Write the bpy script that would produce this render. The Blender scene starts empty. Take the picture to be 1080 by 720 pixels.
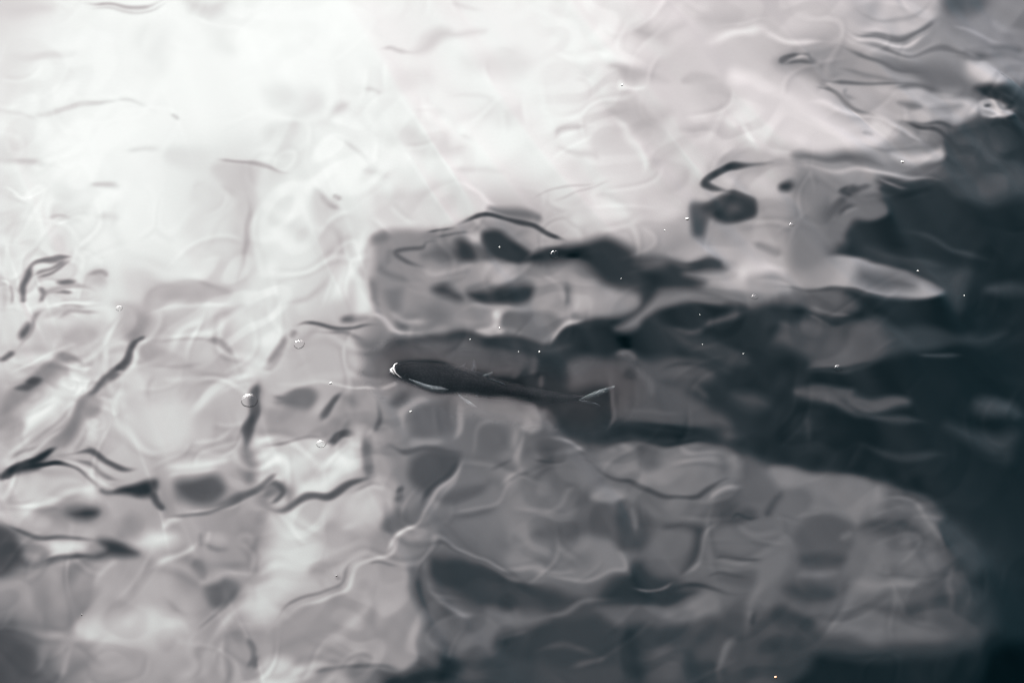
import bpy, bmesh, math, random
import numpy as np
from mathutils import Vector, Matrix

# ------------------------------------------------------------------ camera, sky, sun, exposure
SC_ = bpy.context.scene
COL = SC_.collection
CAMZ, PITCH, TH = 3.0, math.radians(45), 18/85.
cam = bpy.data.cameras.new('camera'); cam.lens = 85; cam.sensor_width = 36; cam.clip_start = .05; cam.clip_end = 3000
camo = bpy.data.objects.new('camera', cam); COL.objects.link(camo)
camo.location = (0, 0, CAMZ); camo.rotation_euler = (math.pi/2-PITCH, 0, 0)
SC_.camera = camo
SC_.view_settings.view_transform = 'Standard'; SC_.view_settings.look = 'None'
SC_.view_settings.gamma = 1; SC_.view_settings.use_curve_mapping = False
EXPO = 24.0
SC_.view_settings.exposure = math.log2(EXPO)
SC_.cycles.use_denoising = True
SC_.cycles.max_bounces = 8; SC_.cycles.transmission_bounces = 8; SC_.cycles.glossy_bounces = 4
SC_.cycles.sample_clamp_indirect = 1.5
SUN_AZ, SUN_EL = -20.0, 15.0            # low sun behind the overcast, away to the left
def sdir(az, el):
    az, el = math.radians(az), math.radians(el)
    return (math.sin(az)*math.cos(el), math.cos(az)*math.cos(el), math.sin(el))
S = sdir(SUN_AZ, SUN_EL)
def lin(t):
    t = np.asarray(t, float); return np.where(t < .04045, t/12.92, ((t+.055)/1.055)**2.4)
BODY = .00019
SKY_A = [0, 8, 18, 30, 40, 50, 60, 72, 72.1, 180]; SKY_T = [1.45, 1.35, 1.06, .70, .44, .25, .14, .055, .05, .05]
def sky_radiance(a):                  # made-up sky ramp: falls to near black with the angle (degrees) from the sun
    t = np.interp(a, SKY_A, SKY_T)
    return np.maximum(lin(t)/EXPO-BODY, 0)/.031
world = bpy.data.worlds.new('World'); SC_.world = world; world.use_nodes = True
nt = world.node_tree; nt.nodes.clear(); N = nt.nodes; LK = nt.links
out = N.new('ShaderNodeOutputWorld'); bg = N.new('ShaderNodeBackground'); bg.inputs['Strength'].default_value = .1
sky = N.new('ShaderNodeTexSky'); sky.sky_type = 'NISHITA'; sky.sun_disc = False
sky.sun_elevation = math.radians(SUN_EL); sky.sun_rotation = math.radians(SUN_AZ)
tc = N.new('ShaderNodeTexCoord'); dot = N.new('ShaderNodeVectorMath'); dot.operation = 'DOT_PRODUCT'
LK.new(tc.outputs['Generated'], dot.inputs[0]); dot.inputs[1].default_value = S
ac = N.new('ShaderNodeMath'); ac.operation = 'ARCCOSINE'; LK.new(dot.outputs['Value'], ac.inputs[0])
dv = N.new('ShaderNodeMath'); dv.operation = 'DIVIDE'; LK.new(ac.outputs[0], dv.inputs[0]); dv.inputs[1].default_value = math.radians(72)
cr = N.new('ShaderNodeValToRGB'); cr.color_ramp.interpolation = 'LINEAR'
els = cr.color_ramp.elements
stops = np.concatenate([np.linspace(0, 72, 31)])
TINT_T = [0, .1, .18, .35, .5, .64, .76, .88, 1.5]
TINT = np.array([(.35, 1.05, 1.4), (.42, 1.05, 1.35), (.72, 1.01, 1.22), (1.0, .975, 1.06), (1.02, .98, 1.025), (1.055, .97, .985), (1.05, .977, .978), (.993, 1.005, .982), (.99, 1.005, .98)])
MAXC = float(sky_radiance(0))
for i, a in enumerate(stops):
    e = els[0] if i == 0 else (els[1] if i == len(stops)-1 else els.new(a/72))
for i, a in enumerate(stops):
    e = els[i]; e.position = a/72
    r = float(sky_radiance(a)); t = float(np.interp(a, SKY_A, SKY_T))
    c = [float(np.interp(t, TINT_T, TINT[:, k])) for k in range(3)]
    e.color = (r*c[0]/MAXC, r*c[1]/MAXC, r*c[2]/MAXC, 1)
LK.new(dv.outputs[0], cr.inputs[0])
sc1 = N.new('ShaderNodeVectorMath'); sc1.operation = 'SCALE'; LK.new(cr.outputs['Color'], sc1.inputs[0]); sc1.inputs['Scale'].default_value = MAXC*10
sc2 = N.new('ShaderNodeVectorMath'); sc2.operation = 'SCALE'; LK.new(sky.outputs['Color'], sc2.inputs[0]); sc2.inputs['Scale'].default_value = .002
ad = N.new('ShaderNodeVectorMath'); ad.operation = 'ADD'; LK.new(sc1.outputs[0], ad.inputs[0]); LK.new(sc2.outputs[0], ad.inputs[1])
LK.new(ad.outputs[0], bg.inputs['Color']); LK.new(bg.outputs[0], out.inputs['Surface'])
sl = bpy.data.lights.new('sun', 'SUN'); sl.energy = .5; sl.angle = math.radians(20); sl.color = (1, .96, .9)
so = bpy.data.objects.new('sun', sl); COL.objects.link(so)
so.rotation_euler = Vector(S).to_track_quat('Z', 'Y').to_euler()

# ------------------------------------------------------------------ helpers
def mat(name, col, rough=.5, **kw):
    m = bpy.data.materials.new(name); m.use_nodes = True
    b = m.node_tree.nodes['Principled BSDF']; b.inputs['Base Color'].default_value = (*col, 1); b.inputs['Roughness'].default_value = rough
    for k, v in kw.items(): b.inputs[k.replace('_', ' ')].default_value = v
    return m
def link(name, me, m, parent=None, smooth_=True):
    if m is not None and not me.materials: me.materials.append(m)
    if smooth_: me.polygons.foreach_set('use_smooth', [True]*len(me.polygons))
    o = bpy.data.objects.new(name, me); COL.objects.link(o)
    if parent: o.parent = parent
    return o
def tag(o, label=None, cat=None, group=None, kind=None):
    if label: o['label'] = label
    if cat: o['category'] = cat
    if group: o['group'] = group
    if kind: o['kind'] = kind
    return o
def at(px, py, z=0.0):                  # a spot on the water that lies under a given place of the photograph
    a, b = (px-540)/540*TH, (360-py)/540*TH
    c, s = math.cos(PITCH), math.sin(PITCH)
    t = (CAMZ-z)/(s-b*c)
    return Vector((a*t, (c+b*s)*t, z))

# ------------------------------------------------------------------ where the photograph has its glints, folds and darks (photo pixels)
BASE = """
215 235 245 245 235 248 243 240 235 240 238 228 215 195 200 190 180 128 128
228 238 243 245 245 245 243 235 240 238 235 225 205 200 175 165 140 140 122
232 240 248 243 243 242 235 230 232 235 232 200 205 215 220 175 165 90 60
222 238 243 235 218 225 240 235 235 228 225 215 200 170 170 160 120 60 60
222 225 235 235 210 235 210 215 175 160 200 200 170 160 150 80 60 45 35
225 210 225 225 210 232 205 150 130 90 110 90 90 130 110 90 70 35 28
215 210 215 200 205 205 190 90 70 60 50 55 50 55 50 60 35 28 26
180 205 200 200 195 190 170 120 110 90 40 75 80 60 35 45 25 25 22
190 180 200 195 195 205 205 125 105 115 100 110 110 70 45 35 28 22 20
190 180 180 165 150 195 180 135 115 115 110 90 105 100 100 105 90 35 20
150 170 165 160 150 200 180 150 90 95 110 85 90 105 95 90 80 40 25
120 150 175 175 150 170 160 150 95 75 65 60 75 75 75 85 85 65 25
80 130 155 155 160 180 150 80 75 75 75 60 75 75 55 40 20 15 8
"""
# kind tone blur [width] | x y x y ...      P filled patch, L line of lighter or darker tone
SHAPES = """
P 39 5|930 192 960 190 1000 198 1040 212 1080 215 1090 400 1090 600 1040 600 1020 560 995 535 950 512 900 500 850 490 800 485 775 472 740 466 640 468 600 455 580 440 560 425 500 410 420 400 405 375 430 355 470 352 530 357 570 360 590 342 650 335 675 325 700 318 760 318 820 325 870 315 900 290 870 275 862 262 875 245 890 238 885 225 905 215 930 208
P 22 34|970 310 1100 190 1100 600 1040 570 960 500 900 400
L 180 1.5 3|85 1 105 6 130 8 155 6 178 2
L 205 1.5 2|88 6 110 11 135 12 165 9 180 5
P 212 6|-5 0 20 0 55 10 40 14 -5 12
P 216 6|195 0 240 0 225 18 200 8
L 226 3 4|0 59 60 59 85 53
L 224 2 3|35 125 45 120 80 112 120 107
L 192 1.5 2.5|178 121 190 128
P 224 4|180 160 225 158 228 178 185 178
L 180 1.2 2|228 164 250 169 268 174 290 178 310 180
P 210 4|230 168 268 175 268 182 232 182
L 212 3 4|0 165 10 172 30 173
L 226 2 4|470 0 490 8 510 12
P 213 4|445 45 455 33 470 30 480 35 510 33 470 42 450 52 440 52
L 206 2 4|398 54 410 51 422 53 445 52
P 226 5|418 75 450 72 455 90 420 95
L 216 2 3|385 95 395 97 405 101
L 208 4 9|343 128 352 117 362 110 372 104
P 225 5|285 135 308 132 308 150 290 155
L 216 2 3|345 138 365 150 375 157 385 165 395 175
P 222 4|395 138 420 134 450 140 480 142 490 155 460 164 430 162 410 152
L 205 2 4|483 141 495 145 502 149
P 195 5|670 28 700 25 720 25 705 35 698 48 690 40 672 34
P 188 6|745 18 780 8 790 15 800 25 770 30 742 22
P 188 3|643 68 655 67 680 77 705 83 685 87 660 86 648 75
P 200 5|680 75 720 52 760 55 765 70 745 78 700 82
P 185 2|722 80 735 75 748 78 750 84 725 86
P 242 2|653 85 665 92 680 92 655 95
P 184 6|640 118 665 112 700 115 705 125 690 135 680 145 660 135
P 188 6|735 85 760 82 770 100 765 120 745 115
L 228 4 8|740 50 765 38 790 32 810 30
P 230 5|765 82 775 75 810 90 830 100 810 102 780 92
P 228 6|790 110 830 115 870 125 910 135 930 148 890 150 840 150 805 140
P 188 4|690 165 705 152 722 148 725 155 705 168 690 175
P 190 4|722 135 740 130 745 138 730 142
L 195 3 4|580 148 590 137 610 134 628 136
L 198 3 4|580 152 600 158 625 162 632 168
L 192 3 4|770 125 785 135 800 150 810 158
L 236 2 4|778 128 792 142 805 152
P 192 4|905 0 990 0 990 20 970 32 935 38 905 32
P 124 9|1000 -5 1035 -5 1042 20 1020 40 1000 38 992 25
P 118 8|1040 20 1080 30 1080 90 1060 80 1045 55
L 112 2 4|905 33 920 37 940 38 965 35 985 25 995 20
L 95 1.5 2|895 32 910 38 935 41 958 38 978 31 996 22
L 205 1.5 3|886 28 905 41 935 46 965 43 985 34
P 152 4|820 60 850 48 880 47 910 57 940 75 960 75 1000 85 1010 98 970 95 930 88 880 90 860 85 845 78 825 70
P 105 5|925 62 960 65 1000 72 1020 80 1020 95 985 92 960 80 935 70
L 95 2 4|880 48 900 55 925 65 945 72 960 75 975 75
L 92 1.5 3|867 85 885 90 915 90 945 88 970 90
L 88 2 5|822 65 830 60 845 56
L 95 1.5 3|825 67 845 66 865 68
L 200 1.5 3|835 62 848 60 858 62
P 175 3|903 95 925 92 980 95 1010 105 1030 112 1025 125 985 130 940 125 910 115 900 105
P 122 2|945 108 962 106 975 112 960 114
P 128 3|985 115 1000 110 1015 115 1000 120
L 108 2 3|865 85 875 97 890 105 905 115
L 200 1.5 2|870 90 900 117 935 130 960 145
P 172 5|1018 65 1035 62 1055 75 1058 85 1040 90 1022 82
P 48 4|1030 95 1060 88 1090 85 1090 190 1055 180 1035 170 1010 180 990 165 985 155 995 148 1010 135 1040 130 1060 120 1078 112 1060 105 1040 105
P 160 1|1032 112 1050 108 1065 116 1072 120 1055 126 1035 125
L 60 1 3|1035 117 1045 115
L 50 1 4|1055 106 1068 110
L 190 1 2|1040 127 1058 122 1072 118
P 72 6|1000 150 1040 150 1045 165 1010 165
L 65 1.5 4|945 127 960 132 985 137 1000 150 1010 160
L 78 1.5 3|950 128 990 132 1010 134 1040 132
L 120 1.5 3|945 140 965 150 975 153 960 158 930 158 905 152
P 100 4|838 165 860 160 890 160 920 165 935 175 900 175 870 170 845 172
L 190 2 4|830 176 870 178 910 180 950 186 1000 196
P 72 7|1020 182 1075 180 1080 205 1040 212 1010 202
P 190 5|765 185 800 180 830 190 828 205 805 205 790 200 765 195
L 72 2 6|812 172 790 172 772 172 758 180 745 190 750 198 765 203 785 207
P 60 3|745 218 765 208 785 204 795 212 795 222 785 230 770 234 752 226
P 105 5|765 217 778 215 780 222 768 224
P 88 3|732 217 748 218 746 232 742 248 730 248 732 232
P 42 2.5|822 193 832 191 840 196 832 201 823 199
L 150 4 8|735 250 715 262 705 270
P 125 5|845 185 880 185 890 205 860 215 840 205
L 82 7 16|872 195 868 225 856 250 852 275
L 92 2 5|895 192 905 200 925 197
P 50 2|930 202 945 196 975 198 990 204 970 208 945 206
L 100 3 10|896 200 915 212 930 218 905 226 885 236 878 250
P 105 5|865 250 885 245 893 255 880 262 868 262
P 168 6|720 255 780 250 835 250 848 270 850 290 830 305 780 310 740 295 720 280
P 200 4|770 285 800 275 830 285 825 298 790 300
L 130 3 8|790 258 830 265
P 150 4|790 290 830 290 850 300 820 312 795 308
P 160 2|862 276 880 270 905 272 940 282 975 293 996 303 990 312 960 315 920 309 880 302 862 295
P 84 6|908 282 940 288 965 302 950 308 915 303 902 293
P 48 5|540 258 560 264 580 258 600 256 640 253 665 260 680 270 720 275 745 272 762 284 740 284 722 286 745 298 720 304 695 305 712 310 690 320 665 335 648 338 655 325 668 315 665 306 640 300 625 288 605 275 580 278 545 278
L 66 2 6|705 276 735 275 755 278 762 284
P 120 4|700 305 760 310 800 312 790 320 720 318 680 335 670 345 652 342 680 322
P 100 5|675 275 690 270 705 275 698 284 680 284
P 52 3|806 325 850 328 890 338 902 342 870 346 840 341 806 345
P 82 5|830 348 880 340 905 345 930 338 945 355 930 372 900 382 860 378 820 362
P 95 4|838 305 870 300 900 318 905 328 870 330 845 320
P 55 4|860 310 900 318 905 325 880 322
P 100 3|868 382 880 380 895 385 888 390 870 388
P 76 4|838 410 870 410 900 415 950 420 955 428 920 430 890 430 860 420
P 62 5|1025 420 1060 422 1070 438 1040 436
P 48 6|1000 448 1040 455 1075 460 1060 490 1040 475
P 52 4|1045 302 1080 300 1080 312 1050 312
P 58 6|920 262 990 280 1020 290 1010 320 985 300 940 280
P 62 6|900 345 990 350 1000 360 950 372 900 372
P 82 5|598 385 620 380 645 378 660 372 690 378 730 380 752 395 735 405 722 412 742 425 765 440 770 450 740 452 700 448 660 445 645 440 645 410 620 412 598 405
L 108 3 6|645 375 660 372 675 380
L 100 3 8|670 385 682 400 695 418
L 62 4 8|655 400 660 392 672 400
L 92 2 4|650 430 690 432 720 432
P 48 4|575 422 600 422 630 416 641 425 640 445 625 458 600 458 588 445
L 100 1.5 3|642 380 644 420 646 440 638 455
L 38 2.5 5|645 447 700 449 735 454 770 457
L 36 2.5 5|640 467 700 468 760 463
P 72 5|775 415 800 420 808 430 790 430
P 70 5|700 348 730 355 760 365 790 372 770 378 730 370
P 142 4|400 245 440 240 500 238 540 235 560 262 545 285 560 345 520 352 470 350 430 355 400 345 392 310 390 280 385 260
P 140 3|540 282 570 284 605 286 625 297 640 305 662 309 670 319 660 327 645 331 615 333 590 340 578 356 560 358 540 352 525 320
P 165 6|605 298 625 298 650 312 640 325 610 325
L 98 3 5|597 292 597 325
L 100 2 3|570 330 555 345 545 352
P 120 3|392 250 405 245 410 253 395 258
P 210 4|395 205 430 200 480 195 505 205 515 222 480 235 440 238 405 232 395 220
L 232 2.5 4|480 190 500 200 510 212 525 218
L 86 2 4|475 252 450 255 445 262 425 265 418 270 425 278 440 282 455 285
P 108 4|445 268 465 260 480 262 478 275 450 274
P 52 3|480 255 495 254 502 265 500 275 482 275
L 85 1.5 2|455 250 480 247 500 247
P 190 3|492 249 505 246 512 250 505 256
P 90 3|500 257 515 260 530 275 508 276
P 48 2.5|512 247 530 245 540 250 558 266 548 278 530 274 518 265
L 60 1 3|485 238 500 232 515 228 530 229 540 232
L 78 1 2|445 243 465 240 485 239
L 45 1.2 3.5|520 228 545 232 565 240 585 248 600 252
L 160 3 6|545 240 565 252 585 255 600 250
P 150 2|548 225 560 224 568 228 555 230
P 168 3|508 276 530 276 542 280 540 298 520 298 510 288
P 62 4|458 302 470 298 480 308 485 315 475 316 463 310
P 44 4|495 308 520 301 545 301 565 305 560 318 530 320 505 316
L 112 2 4|395 295 395 315 400 330
P 116 4|405 305 420 305 425 325 412 330
P 116 5|440 325 460 322 472 335 450 345 420 345
P 102 2|357 334 365 331 380 331 385 338 360 339
L 80 1.2 3|312 345 325 343 345 345 370 347 385 345 400 346
L 95 1.5 4|325 355 355 350 375 356 390 362 400 365
L 195 2 4|380 335 395 335 410 345 425 350 450 348
L 228 5 14|388 230 378 250 378 270 365 290 350 310 345 325
P 218 5|375 290 388 290 390 330 370 330
P 180 2|520 325 535 324 540 340 525 352 505 350 520 340
P 90 2|532 330 545 328 550 340 535 340
L 178 2 6|578 362 585 348 600 338 620 333
L 205 4 8|322 195 335 210 350 220
L 172 2 4|348 205 355 208 362 213
P 200 6|325 205 350 215 345 230 360 240 362 265 355 280 340 275 335 250 345 240 330 225
P 208 6|305 238 325 236 330 250 310 250
L 195 4 6|350 285 340 300 325 315 300 318
L 190 1 2|558 213 575 203 600 196 640 190
L 192 1 2|580 215 600 205 630 195 648 190
P 195 6|680 205 700 208 705 222 690 230 680 220
P 225 5|620 205 650 208 660 225 640 230 622 222
L 130 1 3|30 310 28 295 35 283 50 275 68 270 75 271
L 122 1 2|35 292 45 285 60 275 72 272
L 108 2 6|27 300 27 315 28 322
P 85 2|18 350 25 343 30 342 28 352 20 356
P 195 4|95 285 110 284 115 298 100 300
L 110 1 3|58 296 68 294 76 296
L 130 1 3|45 302 48 310
L 140 1 3|50 307 75 309
P 188 4|0 290 8 300 8 315 0 325
P 206 8|140 280 180 290 220 300 230 312 190 310 150 312
P 186 4|148 315 165 305 190 300 215 298 235 308 200 306 175 315 160 325 148 322
L 198 2 5|175 345 210 345 230 335 250 325
L 165 3 8|135 325 142 340 150 352
L 70 1.5 5|148 358 158 353
P 207 4|232 182 265 180 268 200 262 240 262 290 255 300 248 290 252 240 242 205
L 172 2 5|257 205 263 225 262 245 255 265 252 290 250 303
P 188 3|235 200 248 202 242 208
L 192 4 5|210 190 215 205
L 168 2 3|160 358 200 356 215 360
L 190 4 10|185 370 150 395 145 410
L 105 2 6|0 383 8 375 15 367
L 142 4 10|0 440 10 425 25 415 40 400 60 385 75 380
L 90 1 3|20 412 35 405 40 400
L 108 2 6|150 362 140 368 125 385 110 400 100 412 90 420 80 432
P 232 4|22 445 40 430 55 420 62 425 45 442 25 455
P 235 3|60 405 75 395 95 400 90 412 75 420 62 415
L 165 5 14|85 430 70 450 50 465 25 478
L 62 2 7|0 502 12 496 30 490 45 480 60 472
L 52 1.5 8|0 504 12 498
L 82 1 3.5|15 497 40 491 60 489 80 494 100 505 115 515
L 90 1.2 3.5|60 482 85 476 100 480 115 486 130 490 142 493
P 206 6|20 515 50 500 90 505 110 525 100 535 60 530 30 540
P 62 4|128 517 150 510 163 508 160 520 148 524
L 60 2 6|158 518 165 528 174 537
P 92 4|183 512 195 505 220 503 235 510 240 520 225 530 205 532 190 525
L 110 2 4|195 541 225 533 245 525 260 518 270 512 285 504 297 500
P 188 5|140 380 160 365 200 362 235 370 250 390 230 410 200 425 175 440 150 420 140 400
L 150 2 5|215 362 235 368 245 378
L 165 3 8|185 420 172 435 165 455
P 188 6|200 440 240 420 255 440 250 470 210 480 180 475
L 226 4 8|198 442 215 420 240 405 265 398
L 225 4 8|170 495 215 490 250 480
L 88 2 6|275 405 270 425 264 440 262 455 263 472
L 135 6 15|262 455 263 490 258 510
P 226 5|265 360 300 358 292 378 275 395 262 385
L 140 3 6|298 362 288 380 278 388
P 204 5|300 385 340 370 375 365 378 385 350 400 310 400
P 128 3|375 362 400 358 412 385 398 398 382 395
P 108 4|300 420 315 412 328 414 330 428 318 430
L 120 2 4|285 418 300 420 312 415
L 100 2 5|362 413 350 425 346 435 340 446
P 150 3|348 440 360 425 368 415 395 412 398 430 385 450 360 455 345 462 338 458
P 125 3|363 420 372 417 376 425 368 430
L 90 1.5 4|345 470 355 462 365 455 375 458
L 235 1 3|333 469 344 470
L 112 3 8|384 462 390 475 388 490 384 500
P 216 5|275 465 330 460 345 475 375 465 378 490 355 505 335 520 310 515 290 495 275 480
P 186 4|322 508 330 500 345 492 352 495 335 508 325 513
L 118 3 8|275 525 285 518 300 518 305 525
L 78 2 5|290 535 310 530 325 524 340 525 355 518 370 508 385 502 395 500
P 178 5|395 505 420 515 410 530 380 535 350 540 370 520
P 112 3|430 430 445 422 470 420 480 425 483 440 475 455 455 462 435 458 427 445
L 145 3 6|424 455 424 435 440 421 455 418
L 148 2 4|485 420 488 435 481 450 475 463
L 140 3 6|430 464 450 463 470 464
L 82 2 4|410 470 425 474 450 468 470 475 487 475
P 76 4|435 480 455 470 475 475 485 480 480 495 465 510 450 522 440 515 432 495
L 70 2 4|484 480 478 495 465 510 450 525 440 540
L 150 1.5 3|490 483 482 497 468 515 450 532
L 82 2 5|418 517 430 515
P 84 4|465 525 490 515 505 512 500 520 480 530 465 532
L 96 2 5|400 420 398 440 395 455 390 470
L 160 2 5|372 450 385 452 395 465 400 478
P 102 4|508 452 520 448 535 455 530 470 520 478 508 470
L 150 3 5|500 480 505 455 520 443 540 450
L 88 1.5 3|515 495 530 490 545 483
P 90 2|568 468 590 465 598 475 590 483 570 482
L 65 1.2 2|560 484 580 486 600 482
P 142 4|550 430 562 430 568 445 560 455 550 450
P 148 5|540 445 550 460 550 475 540 485
L 150 2 3|575 462 600 465 620 475
P 118 2.5|632 476 650 471 680 470 700 470 760 470 778 480 786 500 770 510 745 519 710 521 680 516 655 505 638 490
P 84 4|670 470 695 472 697 490 685 498 675 485
P 90 5|755 480 768 480 770 500 758 500
L 70 1.5 3.5|600 482 625 485 640 500 660 508 675 515 700 523 730 523 750 515 765 508 775 503
L 146 2 4|745 527 765 516 787 507
P 78 4|615 520 630 515 640 528 660 532 675 535 680 548 620 548
P 82 4|420 340 425 345 430 342
P 98 4|785 484 810 492 850 496 900 502 935 510 960 520 985 530 998 540 990 550 992 570 1006 600 1020 635 1022 655 1005 668 960 675 900 673 860 660 830 640 800 640 790 600 780 560 780 520
P 128 4|815 494 850 497 900 504 930 514 925 525 880 530 850 520 820 515
P 118 5|905 565 925 565 925 590 910 600 895 590
L 114 3 10|838 607 860 605 890 604
L 110 4 9|855 650 885 660 920 667 955 667
L 100 3 8|975 640 1000 650 1020 664
P 74 5|850 580 880 582 895 590 880 598 850 595
P 74 5|830 618 870 618 880 630 850 635
P 76 4|905 640 950 635 975 640 970 658 940 650
P 78 5|910 545 960 550 975 570 940 562 905 555
P 72 4|930 517 975 522 992 536 955 530
P 128 3|845 540 875 545 905 548 900 543 870 532 850 530
P 104 3|758 555 770 540 790 530 830 530 815 560 805 585 780 585 760 575
P 80 4|765 545 785 535 800 540 795 550 775 555
L 116 5 7|842 500 835 530 820 560 805 600 790 650 770 700
L 75 3 6|822 515 815 535 808 545
L 75 1.5 3|765 530 758 545 770 548 785 545
L 150 2 5|757 545 746 560 740 580 730 600 718 612
P 60 4|700 555 740 555 742 570 735 590 722 605 728 580 730 562
P 48 5|645 615 665 595 680 590 690 600 720 612 715 620 740 626 700 640 660 638 640 630
L 46 2 4|640 627 665 618 680 620 700 622 725 618 745 618 765 624 790 624
L 128 1.2 2|660 619 690 620 715 612
P 84 3|755 605 790 600 800 605 790 618 765 615
P 112 3|758 592 780 594 800 598 790 602 765 600
L 65 1.3 2.5|752 588 765 585 790 592 808 588
L 70 1.3 2.5|745 608 755 602 775 608 792 612
P 106 4|730 630 745 622 758 630 758 642 745 650 725 655 690 660 640 650 640 640 700 645
P 118 4|540 545 600 560 640 565 660 580 662 600 650 605 620 611 580 609 540 600
L 136 2 4|545 598 580 608 610 612 640 604 658 598 655 575 645 568
P 86 5|565 560 590 548 610 545 640 545 650 560 620 568 590 572
P 60 5|648 545 680 545 685 560 675 575 660 575 650 560
P 66 8|530 650 600 640 640 645 700 662 760 668 800 680 800 730 540 730
P 46 5|660 665 680 680 690 695 670 718 655 690
P 54 5|720 660 745 655 748 670 735 685 720 675
P 60 4|455 585 480 588 520 602 560 615 600 628 640 632 600 640 560 642 520 645 500 638 475 620 455 602
L 85 2 4|470 572 500 586 530 600 545 606
L 128 2 5|455 577 480 577 510 594 540 609 570 614
P 92 4|430 598 445 600 458 620 488 645 510 655 545 650 540 680 500 690 460 690 447 665 438 630
L 128 2 5|442 598 455 615 475 635 500 648 525 651
P 158 2|295 690 285 668 315 645 370 608 395 600 425 598 433 640 441 680 440 700 400 705 350 705 300 710
P 52 4|405 725 415 708 455 706 470 692 485 695 485 708 470 716 460 725
P 210 9|270 640 275 600 285 570 310 540 330 550 330 590 310 620 290 650
L 198 1.5 4|296 662 312 644 337 632 362 620 377 602 397 592 412 584 427 562 438 553
L 145 1.5 4|427 562 442 550 457 535 477 509 487 494
L 130 1 2.5|290 658 306 640 331 627 356 615 371 598 388 590
L 118 1 2|388 600 400 596 425 596
P 160 3|328 600 345 588 370 580 385 580 370 592 345 606 330 608
L 120 1 3|355 607 359 607
P 104 5|405 550 415 540 445 535 440 550 425 562 415 558
P 58 4|68 541 80 536 100 538 98 546 85 549 72 547
L 92 1.5 4|0 550 20 558 50 564 85 568 110 572
P 64 4|108 571 125 571 146 580 138 586 115 588 95 588 110 582
L 66 2 5|35 594 55 588 80 586 100 586
P 82 7|-10 555 25 563 45 580 35 596 -10 604
P 214 4|55 570 85 572 90 580 60 582
P 158 4|125 550 140 545 150 555 140 565 125 565
P 215 5|140 570 160 560 185 565 170 580 150 578
P 150 5|175 590 195 585 210 595 215 615 200 622 180 612
L 115 3 6|203 588 212 600 220 610
P 98 3|218 618 230 614 240 608 252 615 250 630 240 640 225 645 218 632
L 112 2 4|210 575 230 581 245 580
L 118 1.2 3|175 545 200 542 230 540
P 165 5|100 640 130 630 160 640 120 645
L 148 5 10|97 602 87 625 77 650 72 665
P 200 8|90 650 160 645 200 655 170 675 90 675
P 78 14|-20 665 35 665 50 740 -20 740
P 130 4|243 665 255 662 255 680 245 680
L 85 2 5|262 672 267 685 268 700
L 72 2 5|260 702 268 694 276 698
L 198 4 6|215 680 240 655 262 630 275 610 272 580
L 110 2 4|315 710 350 704 400 702 430 704
P 205 4|280 700 300 695 330 708 300 720 280 715
P 30 5|860 690 940 700 1000 690 1040 690 1090 700 1090 740 850 740
P 62 5|820 645 840 640 855 655 835 662 820 658
P 62 6|810 680 840 676 860 690 850 705 820 705
P 2 8|1040 690 1060 680 1100 670 1100 740 1035 740
L 222 2.5 5|797 28 815 36 840 43 875 46
L 188 3 6|880 30 895 43 925 52 960 54 990 48
L 105 2 4|960 56 1000 55 1030 60
P 85 5|1000 -5 1035 -5 1022 15 1000 12
P 126 8|1040 25 1080 20 1085 90 1058 75
L 100 2 6|822 65 832 59
L 110 1.5 3|840 57 850 59 856 65 866 68
P 214 8|790 90 840 105 880 125 925 145 880 155 820 155 790 130
L 190 2 3|858 82 880 100 910 117 940 130 965 148 967 155
L 120 1.2 2.5|868 92 885 103 905 114
L 140 1.2 2.5|925 127 945 138 960 148
L 130 2 4|940 128 955 133 975 143 985 152
P 192 3|945 162 960 164 975 160 988 152 996 160 990 170 970 174 955 173
L 150 2 4|835 178 870 172 900 178
P 68 6|1000 140 1040 140 1060 160 1040 175 1010 165
L 78 2 7|765 203 785 206 795 214
P 80 4|732 216 745 214 760 212 755 225 745 228 735 240
L 70 3 8|888 193 895 200 912 203
L 75 3 10|905 203 885 215 870 230 862 245
L 150 3 6|925 215 905 222 885 232
P 240 6|495 135 530 130 550 150 540 165 500 165
L 228 3 6|640 120 660 140 680 165 675 185
L 195 3 5|685 170 700 158 720 148
P 200 5|680 205 700 212 720 225 690 235
L 55 1.5 4|480 238 500 231 520 228 545 233 570 240
P 110 3|515 220 545 219 568 227 560 232 530 226
P 206 3|225 172 262 176 265 200 245 205 232 195
L 175 1.5 3|228 165 250 169 290 177
L 200 2 4|325 195 340 208 355 215
N 4 16|40 210 70 60
N 11 12|50 300 60 45
N 9 12|100 415 40 45
N 10 12|50 400 50 40
N 35 9|1052 114 22 12
L 105 2 7|27 318 26 305 30 292 36 284
L 120 1 2.5|36 284 50 275 62 270 75 270
L 125 1 2.5|38 294 48 288 60 278 75 272
L 140 1.5 3|16 366 28 350 38 335 50 325
L 170 3 8|60 325 75 320 95 325
P 180 6|70 350 90 345 105 355 95 370 72 375 60 368
L 220 1.5 3|42 385 55 372 62 350
P 180 5|125 320 150 325 160 340 150 360 138 368 128 350
L 105 2 7|155 355 143 363 130 382 118 398 105 410
L 150 3 12|98 420 82 445 68 462 50 478
L 130 2 4|105 412 90 428 80 445 62 476
L 226 2 5|170 352 155 362 142 378 130 398
P 150 4|0 430 15 412 40 395 60 378 75 380 60 395 35 415 10 435 0 450
P 85 1.5|30 402 38 396 46 399 40 406 32 407
P 98 1.5|18 412 28 405 38 406 30 413
P 165 3|-5 440 15 440 25 450 10 465 -5 468
P 155 2|82 425 95 415 108 422 105 435 90 440
L 148 2.5 7|210 360 228 364 242 374
L 188 3 5|242 374 255 390 262 395
L 192 2.5 6|160 348 190 350 215 344 235 330 255 322
L 168 2.5 6|148 318 155 308 172 305 192 298 212 298 235 308 245 312
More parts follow.
